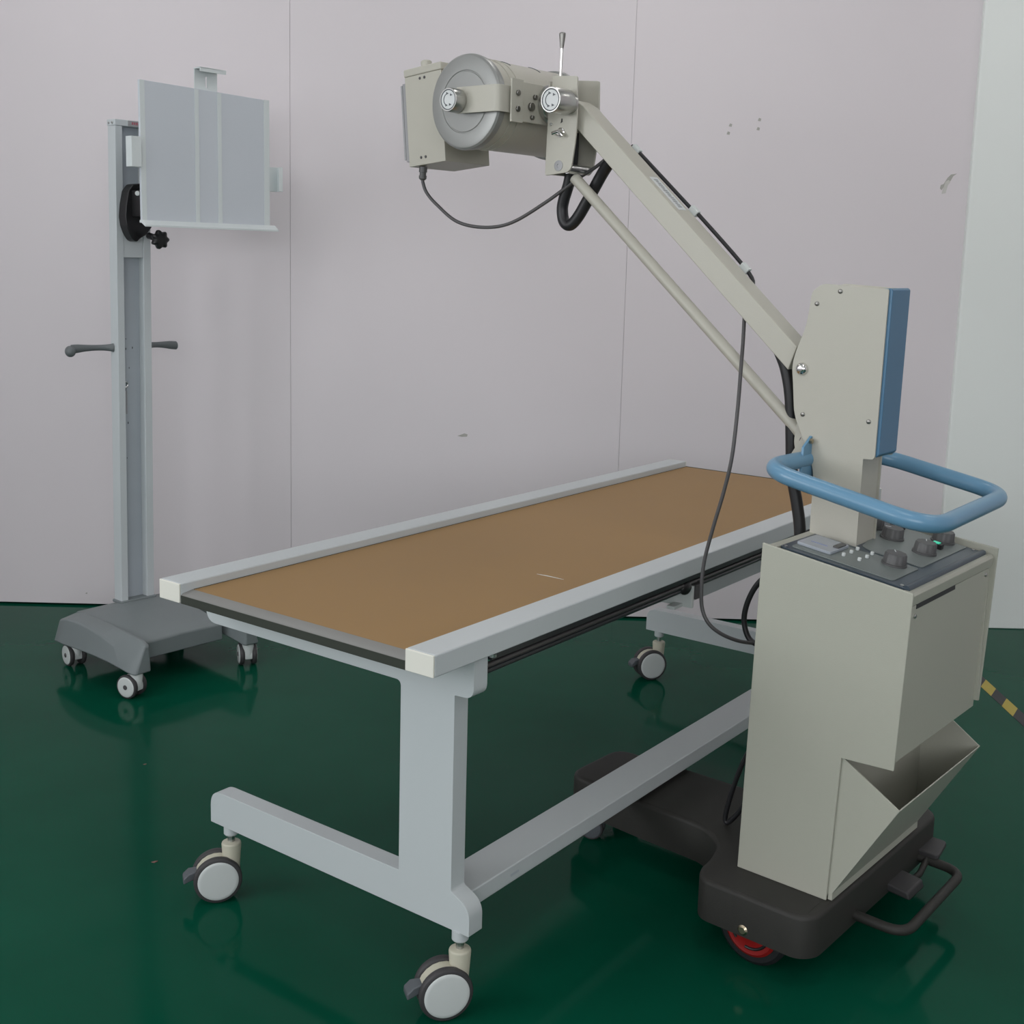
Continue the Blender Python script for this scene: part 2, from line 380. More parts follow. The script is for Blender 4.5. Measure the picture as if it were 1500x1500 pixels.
# ------------------------------------------------------------------ mobile x-ray unit  (a: towards operator, e: away from camera)
cart = empty('mobile_xray_unit', (.494 * K, 2.387 * K, 0), atan2(-.642, .767))
tag(cart, 'beige mobile x-ray unit with blue handle, long tilted arm and charcoal wheeled base', 'x-ray machine')
def cb(b, name, m, parent=None, **kw): return b.build(name, m, parent or cart, k=K, **kw)
EC = .232
half = [(-.545, EC), (-.545, .125), (-.324, .112), (-.150, .108), (-.085, .066), (-.062, -.006), (-.057, -.060), (-.030, -.096), (.190, -.096), (.217, -.066), (.217, EC)]
hr = [0, .05, .02, .03, .035, .03, .02, .02, .03, .02, 0]
near = fillet([(a, e_, 0) for a, e_ in half], hr, 6)
out = [(p.x, p.y) for p in near]
out = out + [(x, 2 * EC - y) for x, y in reversed(out[1:-1])]
def inset(poly, d):
    cx = sum(p[0] for p in poly) / len(poly); n = len(poly); r = []
    ar = sum(poly[i][0] * poly[(i + 1) % n][1] - poly[(i + 1) % n][0] * poly[i][1] for i in range(n)); sg = 1 if ar > 0 else -1
    for i in range(n):
        p, q, s_ = poly[i - 1], poly[i], poly[(i + 1) % n]
        tx, ty_ = s_[0] - p[0], s_[1] - p[1]; l = hypot(tx, ty_) or 1
        r.append((q[0] - sg * ty_ / l * d, q[1] + sg * tx / l * d))
    return r
b = B()
b.loft([[(x, y, .072) for x, y in out], [(x, y, .150) for x, y in out], [(x, y, .156) for x, y in inset(out, .002)], [(x, y, .1592) for x, y in inset(out, .006)], [(x, y, .160) for x, y in inset(out, .012)]])
base = cb(b, 'base', M['base'])
base['label'] = 'charcoal floor base with a narrow front and wide rear'
for e_, sg in ((-.045, -1), (.51, 1)):
    c = V3((.075, e_, .079)); d = V3((0, sg, 0))
    w = B(); w.lathe(c - d * .022, d, [(0, .060), (0, .070), (.006, .078), (.038, .078), (.044, .070), (.044, .060)], 48)
    wh = cb(w, 'rear_wheel', M['hose'])
    w = B(); w.lathe(c - d * .018, d, [(0, .058), (.0425, .058), (.0465, .052), (.0435, .040), (.049, .022), (.051, .012)], 48); cb(w, 'hub', M['red'], wh)['label'] = 'red wheel hub'
    for i in range(3):
        q = B(); q.torus(c + d * .0262, d, .041, .0032, 14, 8, 2.1 * i, 2.1 * i + 1.5, ref=(1, 0, .3)); cb(q, 'hub_groove', M['black'], wh)
    q = B(); q.lathe(V3((.071, e_ + sg * .046, .086)), d, [(0, .011), (.005, .011), (.008, .007)], 24); cb(q, 'axle_cap', M['mirror'])
for e_ in (.165, .31):
    caster(cart, (-.475, e_), .072, (.4, -.92, 0), (-.92, -.4, 0), R=.030, wth=.012, off=.012, trail=.014, fork=M['lever'], top=.072, name='front_caster', brake=False, k=K, dm=M['lever'])
# cabinet
near_poly = [(0, .16), (.014, .857), (.327, .814), (.316, .466), (.211, .461), (.200, .16)]
far_poly = [(0, .16), (.014, .859), (.331, .826), (.318, .487), (.211, .480), (.200, .16)]
inner = [(.004, .161), (.018, .8475), (.304, .8085), (.300, .4725), (.2055, .4705), (.195, .161)]
b = B(); b.prism(near_poly, -.002, .0035, 'y'); cb(b, 'side_panel', M['beige2'], bevel=.002)
b = B(); b.prism(far_poly, .4365, .442, 'y'); cb(b, 'side_panel', M['beige2'], bevel=.002)
b = B()
def cprism(poly, e0, e1): return B().prism([(x, z) for x, z in poly], e0, e1, 'y')
b = cprism(inner, .0040, .436)
cab = cb(b, 'cabinet_body', M['beige2'], bevel=.002)
# rear plate with folded top lip
def slab(a0, z0, a1, z1, th, e0, e1):
    d = V3((a1 - a0, 0, z1 - z0)).normalized(); nn = V3((d.z, 0, -d.x)) * th
    return [(a0, z0), (a1, z1), (a1 + nn.x, z1 + nn.z), (a0 + nn.x, z0 + nn.z)]
b = B(); b.prism([(.306, .474), (.3155, .783), (.318, .783), (.3085, .474)], .006, .4345, 'y'); rp = cb(b, 'rear_panel', M['beige2'], bevel=.0008)
b = B(); b.prism([(.300, .8125), (.3205, .812), (.3245, .806), (.3205, .785), (.3165, .7855), (.306, .800)], .006, .4345, 'y'); cb(b, 'rear_lip', M['beige2'], bevel=.0015)
b = B(); b.prism([(.3145, .774), (.3165, .7845), (.3186, .7845), (.3190, .775)], .040, .235, 'y'); cb(b, 'vent_slot', M['black'], rp)
for (e_, z) in ((.036, .762), (.41, .772)):
    b = B(); b.ccyl((.314, e_, z), (.3205, e_, z), .0045, .001, 12); cb(b, 'screw', M['steel'], rp)
# far-side panel return flange
b = B(); b.box((.300, .428, .490), (.3175, .4362, .80)); cb(b, 'panel_flange', M['beige2'], bevel=.001)
# cassette bin at the back
b = B(); b.prism([(.2035, .461), (.213, .461), (.331, .389), (.207, .172), (.1985, .172)], .0036, .0075, 'y')
b.prism([(.2035, .470), (.213, .470), (.331, .389), (.207, .172), (.1985, .172)], .4314, .4345, 'y')
b.prism([(.207, .172), (.331, .389), (.3295, .3905), (.2052, .1745)], .0075, .4315, 'y')
tray = cb(b, 'cassette_bin', M['beige2'], bevel=.0006)
b = B(); b.box((.2005, .004, .161), (.2100, .434, .186)); cb(b, 'bin_flange', M['beige2'], bevel=.001)
b = B(); b.box((.2012, .008, .187), (.2030, .4312, .468)); cb(b, 'bin_back_plate', M['beige2'], bevel=.0003)
b = B(); b.ccyl((.2035, .16, .40), (.207, .16, .40), .006, .001, 14); cb(b, 'screw', M['black'], tray)
# console on the sloping top
ang = atan2(.043, .313)
def con(a, e_, h=0.):     # point on the console plane
    return V3((a + sin(ang) * h, e_, .8545 - .1374 * (a - .014) + cos(ang) * h))
def cslab(b, pts, h0, h1): return b.loft([[con(a, e_, h0) for a, e_ in pts], [con(a, e_, h1) for a, e_ in pts]])
z0h = -.006
pl = f2([(.042, .018), (.306, .018), (.306, .424), (.042, .424)], .010)
con_o = cb(cslab(B(), pl, z0h, .0015), 'console_plate', M['console'], bevel=.001)
b = B(); b.cyl(con(.304, .020, -.0015), con(.304, .424, -.0015), .0075, seg=20); cb(b, 'console_roll', M['console'])
cb(cslab(B(), [(.026, .0045), (.0418, .0045), (.0418, .4355), (.026, .4355)], z0h, .001), 'console_margin', M['beige2'])
p1 = cb(cslab(B(), f2([(.058, .034), (.272, .034), (.272, .160), (.180, .160), (.165, .150), (.058, .152)], .008), .0015, .0035), 'control_panel', M['conp'], bevel=.0006)
p2 = cb(cslab(B(), f2([(.140, .185), (.165, .172), (.272, .172), (.272, .418), (.120, .418), (.100, .375)], .008), .0015, .0035), 'control_panel', M['conp'], bevel=.0006)
m1 = cb(cslab(B(), f2([(.058, .056), (.132, .056), (.132, .142), (.058, .142)], .006), .0035, .010), 'meter', M['lcd'], p1, bevel=.0015)
b = B(); b.loft([[con(a, e_, .0101) for a, e_ in ((.075, .085), (.110, .085), (.110, .0875), (.075, .0875))], [con(a, e_, .0105) for a, e_ in ((.075, .085), (.110, .085), (.110, .0875), (.075, .0875))]])
cb(b, 'meter_marking', mat('meter_blue', (.2, .25, .5), .5), p1)
cb(cslab(B(), f2([(.118, .092), (.130, .092), (.130, .132), (.118, .132)], .003), .010, .0125), 'meter_window', M['knob'], p1)
for (a, e_) in ((.149, .079), (.150, .112), (.148, .145), (.181, .082), (.182, .115), (.179, .146)):
    b = B(); b.ccyl(con(a, e_, .0035), con(a, e_, .0105), .0038, .001, 14); cb(b, 'push_button', M['disc'], p1)
def dial(a, e_, par, r=.0245, h=.024, turn=0.):
    b = B(); c = con(a, e_, .0035); up = (con(a, e_, 1) - con(a, e_, 0)).normalized(); x = V3((0, 1, 0)); y = up.cross(x)
    def ring(hh, rr, am): return [c + up * hh + (x * cos(2 * pi * i / 54) + y * sin(2 * pi * i / 54)) * (rr * (1 + am * cos(9 * 2 * pi * i / 54))) for i in range(54)]
    b.loft([ring(0, r * 1.02, .0), ring(.004, r * 1.02, .0), ring(.0045, r * .93, .03), ring(h - .002, r * .86, .035), ring(h, r * .80, .03)])
    d = cb(b, 'dial_knob', M['knob'], par, angle=50)
    q = B(); t = V3((cos(turn) * x + sin(turn) * y)); p0 = c + up * (h + .0002) + t * (r * .25); p1_ = c + up * (h + .0002) + t * (r * .72); q.tube([p0, p1_], .0009, 8); cb(q, 'pointer_mark', M['label'], par)
dial(.231, .147 - .014, p1, turn=.6)
dial(.152, .306, p2, turn=2.0); dial(.235, .275, p2, turn=.4); dial(.226, .398, p2, turn=1.2)
dial(.098, .345, con_o, r=.018)
b = B(); cslab(b, [(.226, .330), (.248, .330), (.248, .346), (.226, .346)], .0035, .014); cb(b, 'rocker_switch', M['black'], p2, bevel=.001)
b = B(); cslab(b, [(.227, .331), (.241, .331), (.241, .345), (.227, .345)], .0142, .0158); cb(b, 'indicator_lamp', M['green'], p2)
b = B(); cslab(b, [(.112, .385), (.142, .385), (.142, .402), (.112, .402)], .0035, .016); cb(b, 'rocker_switch', M['black'], p2, bevel=.001)
for (a, e_) in ((.050, .028), (.050, .416), (.292, .028), (.286, .416)):
    b = B(); b.ccyl(con(a, e_, .0015), con(a, e_, .0032), .0035, .0005, 12); cb(b, 'screw', M['steel'], con_o)
# column
colp = [(.030, .851), (.030, .985), (.010, 1.030), (-.022, 1.095), (-.029, 1.162), (-.034, 1.198), (-.024, 1.237), (-.008, 1.276), (-.002, 1.319), (.001, 1.352), (.024, 1.368), (.164, 1.362), (.160, 1.028), (.156, 1.0225), (.136, 1.0215), (.1345, .836)]
cr = [.001, .02, .02, .02, .02, .03, .02, .02, .02, .01, .01, .004, .003, .003, .002, .001]
cp = f2(colp, cr, 4)
b = B(); b.prism(cp, .170, .1745, 'y'); cs = cb(b, 'column_side_plate', M['beige'], bevel=.0012)
b = B(); b.prism(cp, .2605, .265, 'y'); cb(b, 'column_side_plate', M['beige'], bevel=.0012)
corep = [(.034, .848), (.034, .985), (.045, 1.06), (.045, 1.30), (.028, 1.345), (.030, 1.362), (.160, 1.358), (.156, 1.032), (.132, 1.026), (.1305, .838)]
b = B(); b.prism(corep, .1745, .2605, 'y'); cb(b, 'column', M['beige'], bevel=.001)
b = B(); b.prism([(.150, 1.3625), (.166, 1.3640), (.1705, 1.3600), (.1665, 1.0330), (.160, 1.0260), (.158, 1.0300), (.162, 1.3585)], .1745, .262, 'y'); cb(b, 'rear_cover', M['bluedk'], bevel=.002)['label'] = 'blue strip cover on the back of the column'
for (a, z) in ((.014, 1.327), (.063, 1.364 - .010), (-.002, 1.098), (.142, 1.098)):
    b = B(); b.lathe((a, .1702, z), (0, -1, 0), [(0, .0048), (.0016, .0046), (.0024, .003)], 16); cb(b, 'screw', M['bolt'], cs)
b = B(); b.lathe((-.010, .170, 1.192), (0, -1, 0), [(0, .0135), (.003, .0132), (.007, .0105), (.010, .0065), (.0104, .0045)], 28); cb(b, 'pivot_bolt', M['chrome'], cs)
# handle loop
hp = [(.012, .18, 1.006), (.004, .0, 1.006), (.352, .0, .940), (.333, .45, .938), (.045, .45, .990), (.012, .26, 1.004)]
pts = fillet(hp, [0, .075, .085, .07, .075, 0], 12)
hnd = cb(B().tube(pts, .0172, 24), 'push_handle', M['blue']); hnd['label'] = 'bent blue tube handle'
b = B(); b.cyl((.012, .175, 1.006), (.012, .262, 1.004), .0172, seg=24); b.prism([(.128, .962), (.150, .945), (.200, .960), (.200, 1.040), (.168, 1.056), (.135, 1.035)], .017, .023, 'x')
cb(b, 'handle_bracket', M['blue'], bevel=.0015)
for (e_, z) in ((.146, .962), (.160, 1.046)):
    b = B(); b.ccyl((.0235, e_, z), (.029, e_, z), .006, .001, 6); cb(b, 'bracket_bolt', M['mirror'], hnd)
# arm, seen from the side: a rectangular tube
u0 = V3((-.600, 0, 1.741)); u1 = V3((-.036, 0, 1.236)); d = (u1 - u0).normalized(); nn = V3((-d.z, 0, d.x)); nn = nn if nn.z < 0 else -nn
ah = .049
A = lambda s_, h: u0 + d * s_ + nn * h
LA = (u1 - u0).length
head = [A(-.052, ah * .85), A(-.062, ah * .45), A(-.05, .006), A(-.02, -.001)]
arm_pts = [A(0.0, 0), A(LA + .002, 0), A(LA + .022, ah), A(.0, ah)] + [A(-.03, ah)] + head
b = B(); b.prism([(p.x, p.z) for p in arm_pts], .190, .250, 'y'); arm = cb(b, 'arm', M['beige'], bevel=.0025, seg=3)
st = B()
def onarm(s_, e_, h): p = A(s_, -h); return V3((p.x, e_, p.z))
def aslab(b, s0, s1, e0, e1, h0, h1): return b.loft([[onarm(s_, e_, h) for s_, e_ in ((s0, e0), (s1, e0), (s1, e1), (s0, e1))] for h in (h0, h1)])
cb(aslab(B(), .225, .335, .205, .236, .0, .0008), 'sticker', M['label'], arm)
b = B()
for k_ in range(16):
    s0 = .233 + k_ * .006; aslab(b, s0, s0 + .0042, .213 + (.002 if k_ % 3 else 0), .228 - (.003 if k_ % 4 == 1 else 0), .0009, .0012)
cb(b, 'sticker_print', mat('sticker_ink', (.30, .32, .33), .6), arm)
cab2 = [(-.520, .262, 1.668), (-.500, .262, 1.655), (-.353, .262, 1.528), (-.330, .262, 1.512), (-.196, .262, 1.388), (-.183, .256, 1.368)]
cab2 = [tuple(V3(q) + nn * .0045) for q in cab2]
cab2[-1] = (-.178, .240, 1.350)
cb(B().tube(cab2, .0046, 12, smooth=6), 'arm_cable', M['hose'], arm)
for q in ((-.507, .262, 1.660), (-.342, .262, 1.520), (-.205, .262, 1.396)):
    b = B(); c = V3(q); b.loft([[c + d * s_ + nn * h + V3((0, e_, 0)) for h, e_ in ((.012, -.008), (.012, .007), (-.004, .007), (-.004, -.008))] for s_ in (-.012, .012)])
    cb(b, 'cable_clip', M['disc'], arm, bevel=.002)
# stay rod under the arm
r0, r1 = V3((-.653, .217, 1.594)), V3((-.028, .217, 1.052))
b = B(); b.cyl(r0, r1, .0132, seg=24); rod = cb(b, 'stay_rod', M['beige'])
b = B(); b.prism(f2([(-.030, 1.078), (-.006, 1.062), (.008, 1.034), (.002, .997), (-.024, .995), (-.034, 1.034)], .01), .200, .234, 'y'); cb(b, 'rod_clevis', M['beige'], rod, bevel=.001)
b = B(); b.lathe((-.013, .200, 1.040), (0, -1, 0), [(0, .0075), (.004, .0065), (.006, .003)], 20); cb(b, 'clevis_bolt', M['chrome'], rod)
b = B(); b.prism([(-.04, 1.0), (.036, 1.0), (.040, 1.04), (.040, 1.02 + .05), (-.01, 1.05)], .236, .242, 'y'); b.prism([(-.04, 1.0), (.036, 1.0), (.040, 1.04), (.040, 1.07), (-.01, 1.05)], .192, .198, 'y'); cb(b, 'rod_lug', M['beige'], bevel=.001)
# yoke that carries the head
yk = [(-.693, 1.826), (-.621, 1.820), (-.617, 1.700), (-.632, 1.604), (-.709, 1.597), (-.706, 1.700)]
yr = [.004, .006, .06, .018, .006, .02]
b = B(); b.prism(f2(yk, yr), .1725, .1775, 'y'); y1 = cb(b, 'yoke_plate', M['beige'], bevel=.0012)
b = B(); b.prism(f2([(x - .004, z) for x, z in yk], yr), .263, .268, 'y'); cb(b, 'yoke_plate', M['beige'], bevel=.0012)
b = B(); b.box((-.7095, .1776, 1.600), (-.7055, .2629, 1.815)); cb(b, 'yoke_web', M['beige'], bevel=.001)
b = B(); b.cyl((-.648, .1777, 1.612), (-.648, .2628, 1.612), .011, seg=24); cb(b, 'yoke_pin', M['steel'], y1)
b = B(); b.lathe((-.668, .1725, 1.619), (0, -1, 0), [(0, .0125), (.0012, .0125), (.0016, .011), (.0016, .0045), (.0002, .004)], 30); cb(b, 'cover_screw', M['plate'], y1)
b = B(); b.lathe((-.664, .1725, 1.695), (0, -1, 0), [(0, .011), (.002, .011), (.003, .008), (.012, .006)], 24); b.tube([(-.682, .163, 1.693), (-.664, .162, 1.697), (-.650, .163, 1.686)], .0045, 12); cb(b, 'wing_nut', M['chrome'], y1)
b = B(); b.prism([(-.6655, 1.716), (-.6635, 1.727), (-.6605, 1.7265), (-.6600, 1.719)], .1718, .1726, 'y'); cb(b, 'slot_mark', M['black'], y1)
b = B(); b.ccyl((-.694, .1726, 1.715), (-.694, .1700, 1.715), .004, .0008, 14); cb(b, 'screw', M['steel'], y1)
b = B(); b.cyl((-.697, .205, 1.79), (-.694, .205, 1.905), .0036, seg=16); lv = cb(b, 'lock_lever', M['chrome'])
b = B(); b.lathe((-.6945, .205, 1.892), (.02, 0, 1), [(0, .0042), (.012, .0055), (.030, .0078), (.034, .0075), (.036, .005)], 20); cb(b, 'lever_tip', M['bolt'], lv)
# clamp knobs with white rotation discs
def clampknob(c, e0, e1, r, name):
    b = B(); c0 = V3((c[0], e1, c[1])); Lk = e1 - e0
    b.lathe(c0, (0, -1, 0), [(0, r * .80), (Lk * .18, r * .80), (Lk * .2, r * .93), (Lk * .25, r), (Lk - .003, r), (Lk, r * .95), (Lk, r * .86), (Lk - .0012, r * .85)], 44)
    kb = cb(b, name, M['satin'])
    b = B(); b.lathe((c[0], e0 + .0012, c[1]), (0, -1, 0), [(0, r * .80), (.0006, r * .80)], 40); cb(b, 'knob_disc', M['label'], kb)
    b = B(); b.torus((c[0], e0 + .0010, c[1]), (0, 1, 0), r * .82, r * .055, 44, 8); cb(b, 'knob_ring', M['ink'], kb)
    b = B()
    for (a0, a1) in ((radians(100), radians(245)),):
        arc = [(c[0] + cos(t) * r * .5, e0 + .0003, c[1] + sin(t) * r * .5) for t in [a0 + (a1 - a0) * i / 14 for i in range(15)]]
        b.tube(arc, r * .035, 6)
    for t in (100, 45, 250, 300):
        t = radians(t); p = V3((c[0] + cos(t) * r * .5, e0 - .0001, c[1] + sin(t) * r * .5)); s_ = r * .13
        b.prism([(p.x - s_, p.z - s_ * .6), (p.x + s_, p.z), (p.x - s_, p.z + s_)], e0 - .0002, e0 + .0008, 'y')
    cb(b, 'knob_arrows', M['ink'], kb)
    return kb
clampknob((-.638, 1.760), .097, .172, .0295, 'lock_knob')
# tube head
TC = (-.855, 1.762)
b = B(); b.lathe((TC[0], .066, TC[1]), (0, 1, 0), [(0, .100), (0, .1045), (.035, .1045), (.0352, .1062), (.037, .1062), (.0372, .1045), (.060, .1045), (.0602, .1062), (.062, .1062), (.0622, .1045), (.29, .1045), (.30, .100)], 72)
tube = cb(b, 'tube_housing', M['beige'])
for e0, sg in ((.068, -1), (.364, 1)):
    b = B(); b.lathe((TC[0], e0, TC[1]), (0, sg, 0), [(-.004, .106), (.0, .1095), (.012, .111), (.018, .1095), (.022, .1055), (.0235, .100), (.0235, .073), (.0215, .0715), (.0215, .0700), (.0235, .0685), (.0245, .02), (.0245, .001)], 72)
    cb(b, 'end_cap', M['silver'], tube, angle=28)['label'] = 'silver grey round end cap'
for (e_, a0, a1) in ((.150, 62, 84), (.255, 58, 80)):
    b = B(); b.tube([(TC[0] + cos(radians(a0 + (a1 - a0) * i / 8)) * .1045, e_, TC[1] + sin(radians(a0 + (a1 - a0) * i / 8)) * .1045) for i in range(9)], .0016, 8); cb(b, 'seam', M['ink'], tube)
# fork strap round the housing
outer = [(-.862, .024), (-.731, .024), (-.731, .410), (-.862, .410), (-.862, .405), (-.7355, .405), (-.7355, .029), (-.862, .029)]
b = B(); b.prism(f2(outer, [.001, .018, .018, .001, .001, .014, .014, .001]), 1.733, 1.793, 'z'); fk = cb(b, 'head_fork', M['beige'], bevel=.0008)
b = B(); b.box((-.731, .074, 1.716), (-.7255, .255, 1.806)); b.box((-.7255, .058, 1.712), (-.7205, .100, 1.810)); cb(b, 'fork_plate', M['beige'], bevel=.0012)
b = B(); b.ccyl((-.7255, .205, 1.765), (-.7098, .205, 1.765), .046, .002, 44); cb(b, 'swivel_disc', M['steel'])
for (e_, z, r) in ((.079, 1.778, .0068), (.079, 1.742, .0068)):
    b = B(); b.ccyl((-.7205, e_, z), (-.7155, e_, z), r, .001, 18); b.cyl((-.7157, e_, z), (-.7148, e_, z), r * .5, seg=6); cb(b, 'hex_bolt', M['bolt'], fk)
for (e_, z, r) in ((.132, 1.752, .0100), (.136, 1.728, .0055), (.145, 1.775, .006)):
    b = B(); b.ccyl((-.7255, e_, z), (-.718, e_, z), r, .001, 18); b.cyl((-.7182, e_, z), (-.717, e_, z), r * .55, seg=6); cb(b, 'hex_bolt', M['bolt'], fk)
clampknob((-.855, 1.761), -.012, .030, .0275, 'fork_knob')
b = B(); b.cyl((TC[0], .023, TC[1]), (TC[0], .045, TC[1]), .022, seg=24); b.cyl((TC[0], .386, TC[1]), (TC[0], .405, TC[1]), .022, seg=24); cb(b, 'trunnion', M['steel'])
b = B(); b.ccyl((TC[0], .410, TC[1]), (TC[0], .428, TC[1]), .022, .002); cb(b, 'fork_knob', M['steel'])
# collimator box, tipped a little
Rm = Matrix.Rotation(radians(-5.5), 3, 'Y'); piv = V3((-1.122, .215, 1.624))
def rb(b_, lo, hi): return b_.box(lo, hi, rot=Rm, about=piv)
b = B(); rb(b, (-1.122, .132, 1.624), (-.995, .300, 1.848)); col = cb(b, 'collimator', M['beige'], bevel=.0018)
col['label'] = 'square beige collimator box'
b = B(); rb(b, (-1.124, .1305, 1.848), (-.993, .302, 1.867)); cb(b, 'top_cover', M['beige'], bevel=.003)
b = B(); b.lathe(piv + Rm @ (V3((-1.062, .152, 1.867)) - piv), Rm @ V3((0, 0, 1)), [(0, .014), (.013, .014), (.016, .011)], 24); cb(b, 'centering_knob', M['beige'], col)
b = B(); rb(b, (-1.146, .140, 1.645), (-1.1405, .290, 1.832)); rb(b, (-1.1410, .142, 1.640), (-1.1225, .152, 1.836)); rb(b, (-1.1410, .280, 1.640), (-1.1225, .290, 1.836)); cb(b, 'filter_rails', M['plate'], bevel=.0006)
b = B(); rb(b, (-1.129, .160, 1.67), (-1.1225, .270, 1.81)); cb(b, 'beam_window', M['lcd'], col)
b = B(); rb(b, (-.995, .150, 1.690), (-.948, .282, 1.830)); cb(b, 'throat', M['beige'], bevel=.002)
for (a, z) in ((-1.068, 1.838), (-1.052, 1.838), (-1.078, 1.643), (-1.062, 1.643)):
    q = piv + Rm @ (V3((a, .1322, z)) - piv); b = B(); b.ccyl(q, q + V3((0, -.002, 0)), .0036, .0006, 14); cb(b, 'screw', M['cable'], col)
b = B(); b.lathe((-1.092, .152, 1.626), (-.05, 0, -1), [(0, .0105), (.014, .0105), (.0145, .0085), (.022, .0085), (.0225, .0100), (.030, .0098), (.034, .006)], 24); cb(b, 'plug', M['knob'], col)
# cables of the head
cc = [(-1.0935, .152, 1.600), (-1.092, .152, 1.585), (-1.079, .153, 1.560), (-1.049, .16, 1.530), (-.986, .17, 1.488), (-.902, .18, 1.475), (-.830, .20, 1.488), (-.740, .222, 1.539), (-.664, .243, 1.593), (-.614, .243, 1.618), (-.572, .236, 1.640)]
cb(B().tube(cc, .0043, 12, smooth=8), 'collimator_cable', M['cable'])
hz = [(-.552, .228, 1.640), (-.572, .236, 1.622), (-.597, .247, 1.600), (-.635, .252, 1.548), (-.667, .252, 1.502), (-.690, .252, 1.484), (-.708, .252, 1.493), (-.7145, .252, 1.520), (-.709, .250, 1.545), (-.690, .245, 1.590), (-.680, .240, 1.640), (-.676, .235, 1.700)]
cb(B().tube(hz, .0142, 18, smooth=8), 'high_tension_hose', M['hose'])
hz2 = [(-.105, .220, 1.262), (-.093, .22, 1.227), (-.073, .22, 1.185), (-.058, .22, 1.125), (-.050, .22, 1.04), (-.044, .222, .96), (-.030, .224, .90), (-.020, .226, .845), (-.016, .226, .78), (-.014, .226, .62)]
cb(B().tube(hz2, .0128, 20, smooth=8), 'high_tension_hose', M['hose'])
th = [(-.179, .22, 1.312), (-.176, .214, 1.28), (-.168, .20, 1.237), (-.147, .16, 1.182), (-.127, .12, 1.099), (-.123, .1, 1.0), (-.138, .1, .924), (-.158, .1, .847), (-.176, .1, .768), (-.180, .1, .707), (-.176, .1, .661), (-.159, .1, .631), (-.139, .12, .607), (-.118, .16, .586), (-.099, .2, .575), (-.060, .235, .570), (-.02, .25, .572), (.008, .25, .574)]
cb(B().tube(th, .0042, 12, smooth=8), 'control_cable', M['cable'])
lp = [(.010, .2, .79), (-.02, .2, .775), (-.051, .2, .758), (-.095, .2, .715), (-.118, .2, .672), (-.127, .2, .627), (-.117, .2, .590), (-.096, .2, .575), (-.064, .2, .579), (-.030, .2, .60), (.009, .2, .61)]
cb(B().tube(lp, .0062, 14, smooth=8), 'cable_loop', M['hose'])
b = B(); b.ball((-.062, .185, .617), .016, (.8, .8, 1.5)); b.cyl((-.062, .185, .617), (.012, .185, .617), .008, seg=16); cb(b, 'cable_plug', M['black'])
pw = [(.008, .15, .44), (-.03, .15, .42), (-.064, .15, .357), (-.084, .15, .312), (-.105, .15, .242), (-.118, .15, .180), (-.114, .15, .1665), (-.104, .15, .174), (-.082, .15, .205), (-.064, .15, .239), (-.03, .15, .29), (.006, .15, .32)]
cb(B().tube(pw, .0055, 14, smooth=8), 'power_cable', M['hose'])
# foot bar and brake pedals
fbp = fillet([(.19, .105, .092), (.322, .108, .088), (.316, .440, .088), (.19, .440, .092)], [0, .045, .045, 0], 8)
cb(B().tube(fbp, .0105, 18), 'foot_bar', M['base'])
b = B(); b.prism(f2([(.205, .435), (.262, .435), (.250, .520), (.196, .522)], .012), .098, .110, 'z'); b.box((.19, .465, .085), (.225, .49, .099)); cb(b, 'brake_pedal', M['tyre'], bevel=.003)
b = B(); b.loft([[(.200, .268, .078), (.268, .268, .072), (.268, .350, .072), (.200, .350, .078)], [(.200, .268, .098), (.262, .268, .090), (.262, .350, .090), (.200, .350, .098)]]); cb(b, 'brake_pedal', M['tyre'], bevel=.005)
b = B(); b.tube([(.236, .340, .075), (.240, .390, .078), (.236, .450, .098)], .007, 12); cb(b, 'pedal_link', M['base'])

# ------------------------------------------------------------------ wall-side stand with cassette holder (l: towards camera right, m: away)
sx, sy = .751, -.66
stand = empty('cassette_stand', (-1.338 * K, 4.096 * K, 0), atan2(sy, sx))
tag(stand, 'pale grey upright stand holding a square flat cassette plate on a grey castered base', 'medical stand')
def sb(b, name, m, parent=None, **kw): return b.build(name, m, parent or stand, k=K, **kw)
def tz(l, m_, z): return V3((l, m_ + .0117 * (z - .187), z))
def sbox(b, l0, l1, m0, m1, z0, z1):
    vs = [tz(l, m_, z) for z in (z0, z1) for m_ in (m0, m1) for l in (l0, l1)]
    b._faces(vs, [(0, 2, 3, 1), (4, 5, 7, 6), (0, 1, 5, 4), (2, 6, 7, 3), (0, 4, 6, 2), (1, 3, 7, 5)]); return b
Z0, Z1 = .180, 1.806
b = B(); sbox(b, -.046, 0, 0, .026, Z0, Z1 - .012); sbox(b, -.046, 0, .100, .128, Z0, Z1 - .012)
sbox(b, -.046, -.002, .026, .100, 1.366, 1.590)
colm = sb(b, 'column', M['swhite'], bevel=.0015)
sb(sbox(B(), -.045, -.030, .0262, .0998, Z0, 1.3655), 'column_channel', M['sgroove'])
sb(sbox(B(), -.045, -.030, .0262, .0998, 1.5905, Z1 - .0125), 'column_channel', M['sgroove'])
b = B(); sbox(b, -.048, .002, -.0015, .1295, Z1 - .012, Z1 + .008); cap = sb(b, 'top_cap', M['swhite'], bevel=.0015)
sb(sbox(B(), .002, .0028, .046, .1295, Z1 - .011, Z1 + .007), 'name_plate', M['plate'], cap)
b = B()
for i in range(4): sbox(b, .0028, .0033, .060 + i * .008, .065 + i * .008, Z1 - .0055, Z1 + .0025)
sb(b, 'name_print', M['pinkink'], cap)
for l in (-.035, -.014):
    b = B(); p = tz(l, -.0015, Z1 - .003); b.ccyl(p, p + V3((0, -.0025, 0)), .004, .0006, 12); sb(b, 'screw', M['steel'], cap)
